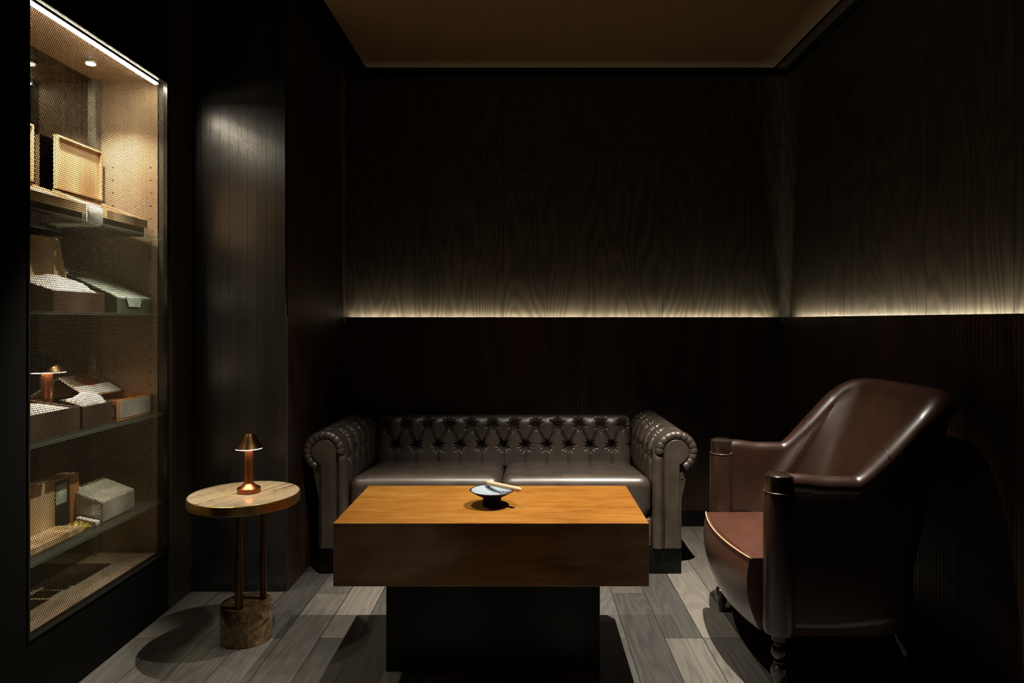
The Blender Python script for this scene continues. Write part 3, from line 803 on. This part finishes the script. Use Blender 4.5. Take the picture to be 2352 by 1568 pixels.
# arms
def make_arm(sd):
    """sd=+1 right arm, -1 left arm; built in mirrored x"""
    def X(x): return SX + sd * x
    cx, cz, R = 0.832, 0.5815, 0.098          # scroll centre (relative x), radius
    xin = 0.722; xout = 0.858
    # body surface: from inside bottom, up the inner face, over the roll, under the scroll and down the outer face
    pts = []
    z0 = 0.125
    nin = 70
    for i in range(nin): pts.append((xin, lerp(z0, cz + 0.01, i / nin), -1, 0, lerp(z0, cz, i / nin)))
    a0, a1 = PI - 0.10, -0.95
    for i in range(100):
        a = lerp(a0, a1, i / 99); rr = lerp(cx - xin, R, min(1, i / 30))
        pts.append((cx + rr * math.cos(a), cz + R * math.sin(a) if i > 0 else cz + 0.01, math.cos(a), math.sin(a), cz + (PI - a) * R))
    for i in range(1, 14): pts.append((lerp(pts[169][0], xout, min(1, i / 5)), lerp(cz + R * math.sin(a1), z0, i / 13), 1, 0, 9))
    bm = bmesh.new(); n = len(pts)
    nv = 240
    def f(u, v):
        i = min(n - 1, int(round(u * (n - 1)))); x, z, nx, nz, s = pts[i]; y = lerp(SYF + 0.012, SYB, v)
        k = 0
        if 0.40 < s < 0.78 and v < 0.995:
            k = surf_disp(y - SYF - 0.10, s - 0.665, 0.022, (-1, 0, 1), -1, 1) - 0.012
            k *= sstep(0.40, 0.44, s) * (1 - sstep(0.74, 0.78, s)) * sstep(0.0, 0.07, v)
        return (X(x + nx * k), y, z + nz * k)
    add_grid(bm, n, nv, f)
    # front and rear closures
    body = link_mesh('armrest', bm, M['sofa_leather'], sofa, True)
    for yy in (SYF + 0.012, SYB):
        bm = bmesh.new(); vs = [bm.verts.new((X(p[0]), yy, p[1])) for p in pts]; bm.faces.new(vs)
        link_mesh('arm_end', bm, M['sofa_leather'], body)
    # tufting buttons on the roll
    for r in (0, 1):
        off = 0.10 + (0.5 * PX if r % 2 else 0)
        s = 0.665 + r * RS * 0.9; a = PI - (s - cz) / R
        for q in range(6):
            y = SYF + off + q * PX
            if SYF + 0.06 < y < SYB - 0.05:
                button(X(cx + (R - 0.030) * math.cos(a)), y, cz + (R - 0.030) * math.sin(a), (sd * math.cos(a), 0, math.sin(a)), body)
    # keyhole facing panel (disc plus stem)
    rd = 0.056; xs0, xs1 = cx - rd, 0.855 - 0.012
    out = []
    th0 = -math.acos(min(1, max(-1, (xs1 - cx) / rd)))
    for i in range(40):
        a = lerp(th0, PI, i / 39); out.append((cx + rd * math.cos(a), cz + rd * math.sin(a)))
    out.append((xs0, lerp(cz, z0, 0.5))); out.append((xs0, z0 + 0.003)); out.append((xs1, z0 + 0.003)); out.append((xs1, lerp(cz, z0, 0.55)))
    bm = bmesh.new()
    vb = [bm.verts.new((X(x), SYF + 0.006, z)) for x, z in out]
    vf = [bm.verts.new((X(x + (0.003 if x < cx else -0.003) * 1), SYF - 0.008, z)) for x, z in out]
    m_ = len(out)
    for i in range(m_): bm.faces.new((vb[i], vb[(i + 1) % m_], vf[(i + 1) % m_], vf[i]))
    bm.faces.new(vf)
    bmesh.ops.bevel(bm, geom=[e for e in bm.edges if all(abs(v.co.y - (SYF - 0.008)) < 1e-6 for v in e.verts)], offset=0.004, segments=3, affect='EDGES')
    fp = link_mesh('arm_facing', bm, M['sofa_leather'], body, True); auto_sharp(fp, 50)
    # piping round the facing
    tube_obj('piping', [(X(x), SYF - 0.002, z) for x, z in out], 0.0035, M['sofa_leather'], body, 8, True)
    # pleated ring
    bm = bmesh.new(); rm = 0.0795; rw = 0.0215
    A0, A1 = PI + 0.12, -1.12
    nn = 150; sg = 18; rings = []
    NP = 13
    for i in range(nn + 1):
        u = i / nn; a = lerp(A0, A1, u)
        ph = (u * NP) % 1.0
        pl = (math.sin(PI * ph)) ** 0.2
        w = rw * (0.84 + 0.16 * pl); h = 0.022 * (0.68 + 0.32 * pl)
        ring = []
        for k in range(sg):
            b = 2 * PI * k / sg
            r = rm + w * math.cos(b); y = SYF + 0.010 - max(-0.3, math.sin(b)) * h
            ring.append(bm.verts.new((X(cx + r * math.cos(a)), y, cz + r * math.sin(a))))
        rings.append(ring)
    for A_, B_ in zip(rings, rings[1:]):
        for k in range(sg): bm.faces.new((A_[k], A_[(k + 1) % sg], B_[(k + 1) % sg], B_[k]))
    bm.faces.new(rings[0]); bm.faces.new(rings[-1])
    link_mesh('pleated_border', bm, M['sofa_leather'], body, True)
    # padded strip beside the stem (inner side)
    bm = bmesh.new()
    def fs(u, v):
        a = PI * u; x = lerp(xin + 0.002, xs0 - 0.006, u); z = lerp(z0 + 0.002, cz - 0.008, v)
        return (X(x), SYF + 0.012 - 0.020 * math.sin(a) ** 0.6 * min(1, (1 - v) / 0.03 + 0.25), z)
    add_grid(bm, 14, 24, fs)
    link_mesh('arm_front_pad', bm, M['sofa_leather'], body, True)
    # foot
    bm = bmesh.new(); add_box(bm, min(X(0.705), X(0.86)), max(X(0.705), X(0.86)), SYF + 0.02, SYF + 0.14, 0, 0.124)
    add_box(bm, min(X(0.705), X(0.86)), max(X(0.705), X(0.86)), SYB - 0.12, SYB - 0.02, 0, 0.124)
    for fy in ((SYF + 0.02, SYF + 0.14), (SYB - 0.12, SYB - 0.02)):
        box_obj('foot', (min(X(0.705), X(0.86)), max(X(0.705), X(0.86)), fy[0], fy[1], 0, 0.124), M['black'], sofa, 0.004, 2)
    bm.free()
    lathe_obj('nailhead', [(0, 0), (0.004, 0.0), (0.003, 0.002), (0, 0.003)], 0, 0, M['chrome'], body, 12)
    nh = [o for o in bpy.data.objects if o.name.startswith('nailhead') and o.parent == body][-1]
    for v in nh.data.vertices:
        c = v.co.copy(); v.co = (X(0.861) + c.x, SYF + 0.010 - c.z, cz - 0.125 + c.y)
make_arm(1); make_arm(-1)
# seat cushions
def cushion(name, x0, x1, y0, y1, z0, z1, mat, parent, crown=0.012, n=44, pw=6.0):
    bm = bmesh.new(); cx, cy, cz = (x0 + x1) / 2, (y0 + y1) / 2, (z0 + z1) / 2
    hx, hy, hz = (x1 - x0) / 2, (y1 - y0) / 2, (z1 - z0) / 2
    bmesh.ops.create_cube(bm, size=2.0)
    bmesh.ops.subdivide_edges(bm, edges=bm.edges[:], cuts=n - 1, use_grid_fill=True)
    R = 0.052
    for v in bm.verts:
        p = Vector((v.co.x * hx, v.co.y * hy, v.co.z * hz))
        q = Vector((max(-hx + R, min(hx - R, p.x)), max(-hy + R, min(hy - R, p.y)), max(-hz + R, min(hz - R, p.z))))
        d = p - q
        if d.length > 1e-9: p = q + d.normalized() * min(R, max(abs(d.x), abs(d.y), abs(d.z)))
        ux, uy = p.x / hx, p.y / hy
        if p.z > 0:
            p.z += crown * (1 - ux ** 4) * (1 - uy ** 4) 
            p.z -= 0.030 * uy
        v.co = (cx + p.x, cy + p.y, cz + p.z)
    return link_mesh(name, bm, mat, parent, True)
cushion('seat_cushion', XI0 + 0.003, SX + 0.003, SYF + 0.005, 3.90, 0.262, 0.436, M['sofa_leather'], sofa, 0.008)
cushion('seat_cushion', SX + 0.005, XI1 - 0.003, SYF + 0.005, 3.90, 0.262, 0.436, M['sofa_leather'], sofa, 0.008)
box_obj('front_rail', (XI0 + 0.002, XI1 - 0.002, SYF + 0.02, SYF + 0.70, 0.125, 0.262), M['sofa_leather'], sofa, 0.012, 3, True)

# ------------------------------------------------------------------ armchair
CYC = 2.52
chair = thing('leather_armchair', 'chestnut leather tub armchair with capped front posts and turned legs, at the right', 'armchair', (1.08, CYC, 0))
PXF = 0.815; HY = 0.320
def path(t, xa, xb, hy, r, pw=1.0):
    """U plan: t 0..1 from near post round the back to far post; returns x, y, nx, ny (outward)"""
    L1 = xb - r - xa; L2 = PI / 2 * r; L3 = 2 * (hy - r)
    F = (0.30, 0.20)   # fractions of t for side and corner
    if t > 0.5:
        x, y, nx, ny = path(1 - t, xa, xb, hy, r); return x, 2 * CYC - y, nx, -ny
    if t < F[0]:
        return xa + L1 * t / F[0], CYC - hy, 0, -1
    if t < F[0] + 0.13:
        a = (t - F[0]) / 0.13 * PI / 2
        return xb - r + r * math.sin(a), CYC - hy + r - r * math.cos(a), math.sin(a), -math.cos(a)
    e = (t - F[0] - 0.13) / (0.5 - F[0] - 0.13)
    return xb, CYC - hy + r + (hy - r) * e, 1, 0
def ztop(t):
    x, y, _, _ = path(t, PXF, 1.405, HY, 0.135)
    d = min(t, 1 - t)
    lin = 0.700 + 0.262 * max(0, (x - 1.055)) / 0.255
    # soften the elbow and flatten the top
    base = 0.698 + 0.010 * sstep(0.95, 0.85, x)
    z = base + 0.5 * ((lin - 0.700) + math.sqrt((lin - 0.700) ** 2 + 0.0007)) - 0.010
    zm = 0.965 + 0.010 * math.sin(PI * t)
    k = 0.030
    return -k * math.log(math.exp(-z / k) + math.exp(-zm / k))
def thick(t):
    x, _, _, _ = path(t, PXF, 1.405, HY, 0.135)
    return lerp(0.062, 0.092, sstep(1.02, 1.2, x))
bm = bmesh.new(); NT = 220
ZI = 0.36
def section(t):
    zt = ztop(t); w = thick(t)
    xt, yt, nx, ny = path(t, PXF + 0.02, 1.395, HY - 0.004, 0.135)
    xb, yb, mx, my = path(t, PXF + 0.02, 1.200, HY - 0.004, 0.24)
    xo, yo, ox, oy = path(t, PXF + 0.02, 1.290, HY - 0.004, 0.17)
    pts = []
    # inner wall, bottom to top
    hr = w * 0.5
    for k in range(15):
        h = k / 14; e = h ** 1.15
        x = lerp(xb, xt, e); y = lerp(yb, yt, e); qx = lerp(mx, nx, e); qy = lerp(my, ny, e)
        L = math.hypot(qx, qy) or 1
        z = lerp(ZI, zt - hr, h)
        bulge = 0.016 * math.sin(PI * h) * sstep(1.0, 1.2, xt)
        pts.append((x - qx / L * (w * 0.5 + bulge), y - qy / L * (w * 0.5 + bulge), z))
    L = math.hypot(nx, ny)
    for k in range(1, 17):
        a = PI * k / 16 * 1.15
        pts.append((xt - nx * hr * math.cos(a), yt - ny * hr * math.cos(a), zt - hr + hr * math.sin(a)))
    # tuck under the roll then the outer wall
    tuck = w * 0.5 - 0.012
    zb_ = zt - hr - 0.028
    for k in range(12):
        h = k / 11; z = lerp(zb_, 0.20, h)
        e = min(1, h * 1.3) ** 0.8
        x = lerp(xt, xo, e); y = lerp(yt, yo, e); qx = lerp(nx, ox, e); qy = lerp(ny, oy, e)
        tt = lerp(tuck, 0.024, e)
        pts.append((x + qx * tt, y + qy * tt, z))
    return pts
secs = [section(i / NT) for i in range(NT + 1)]
g = [[bm.verts.new(p) for p in s] for s in secs]
for i in range(NT):
    for j in range(len(g[0]) - 1): bm.faces.new((g[i][j], g[i + 1][j], g[i + 1][j + 1], g[i][j + 1]))
    bm.faces.new((g[i][-1], g[i + 1][-1], g[i + 1][0], g[i][0]))
bm.faces.new(g[0]); bm.faces.new(g[-1])
shell = link_mesh('arm_and_back_shell', bm, M['chair_leather'], chair, True)
# welts: under the roll, and seams between arm and back
wp = []
for i in range(2, NT - 1, 2):
    s = secs[i]; wp.append(Vector(s[31]))
tube_obj('welt', wp, 0.0032, M['chair_leather'], shell, 6)
for ti in (0.225, 0.775):
    s = secs[int(ti * NT)]
    tube_obj('seam', [Vector(p) + Vector((0, 0, 0.0005)) for p in s[2:27]], 0.0016, M['chair_leather'], shell, 6)
# posts, caps
for sg_ in (-1, 1):
    yy = CYC + sg_ * HY
    po = lathe_obj('post', [(0, 0.198), (0.030, 0.198), (0.046, 0.206), (0.050, 0.225), (0.0495, 0.45), (0.0478, 0.645), (0.0455, 0.655), (0.0, 0.657)], PXF, yy, M['chair_leather'], chair, 40)
    lathe_obj('post_cap', [(0, 0.650), (0.0435, 0.650), (0.0435, 0.703), (0.0425, 0.708), (0.036, 0.7125), (0.022, 0.7155), (0, 0.7165)], PXF, yy, M['dark_wood'], po, 40)
    bmz = []
    for k in range(30):
        a = 2 * PI * k / 30; up = 0.022 * sstep(0.55, 0.95, math.cos(a))
        bmz.append((PXF + 0.0462 * math.cos(a), yy + 0.0462 * math.sin(a), 0.6555 + up))
    tube_obj('cap_piping', bmz, 0.0026, M['chair_seat'], po, 6, True)
    # turned front leg
    lg = [(0, 0), (0.010, 0), (0.012, 0.004), (0.011, 0.012), (0.015, 0.03), (0.024, 0.060), (0.0265, 0.078), (0.024, 0.093), (0.014, 0.103), (0.011, 0.106), (0.017, 0.109), (0.017, 0.113), (0.011, 0.116),
          (0.014, 0.120), (0.0225, 0.130), (0.025, 0.142), (0.022, 0.154), (0.014, 0.161), (0.013, 0.168), (0.018, 0.175), (0.022, 0.180), (0.022, 0.205), (0, 0.205)]
    lathe_obj('leg', lg, PXF, yy, M['dark_wood'], chair, 32)
    bm = bmesh.new(); add_tube(bm, [(1.235, CYC + sg_ * 0.25, 0.235), (1.26, CYC + sg_ * 0.262, 0.0)], [0.022, 0.013], 16)
    link_mesh('leg', bm, M['dark_wood'], chair, True)
# seat: bulging block with a welted top
def bulge_x(y): return 0.738 - 0.034 * (1 - ((y - CYC) / 0.272) ** 2)
bm = bmesh.new()
def fseat(u, v):
    y = lerp(CYC - 0.272, CYC + 0.272, u)
    xf = bulge_x(y)
    if v < 0.5:      # front face from bottom to welt
        h = v / 0.5; z = lerp(0.190, 0.424, h)
        return (xf + 0.030 * (1 - h) ** 2.0 - 0.016 * math.sin(PI * h), y, z)
    h = (v - 0.5) / 0.5; x = lerp(xf, 1.22, h)
    cr = 0.030 * math.sin(PI * min(1, 0.08 + h * 0.9)) ** 0.8 * (1 - abs((y - CYC) / 0.272) ** 3)
    return (x, y, 0.424 + cr)
add_grid(bm, 40, 60, fseat)
for sgn, uu in ((-1, 0), (1, 1)):
    loop = [bm.verts.new(fseat(uu, j / 59)) for j in range(60)] + [bm.verts.new((1.22, CYC + sgn * 0.272, 0.19))]
    bm.faces.new(loop)
st = link_mesh('seat', bm, M['chair_seat'], chair, True); auto_sharp(st, 40)
tube_obj('piping', [(bulge_x(lerp(CYC - 0.272, CYC + 0.272, k / 40)) - 0.001, lerp(CYC - 0.272, CYC + 0.272, k / 40), 0.4245) for k in range(41)], 0.003, M['thread'], st, 6)
box_obj('seat_frame', (0.80, 1.22, CYC - 0.27, CYC + 0.27, 0.185, 0.22), M['black'], chair)

for o in bpy.data.objects:
    if '_base' in o.keys(): del o['_base']
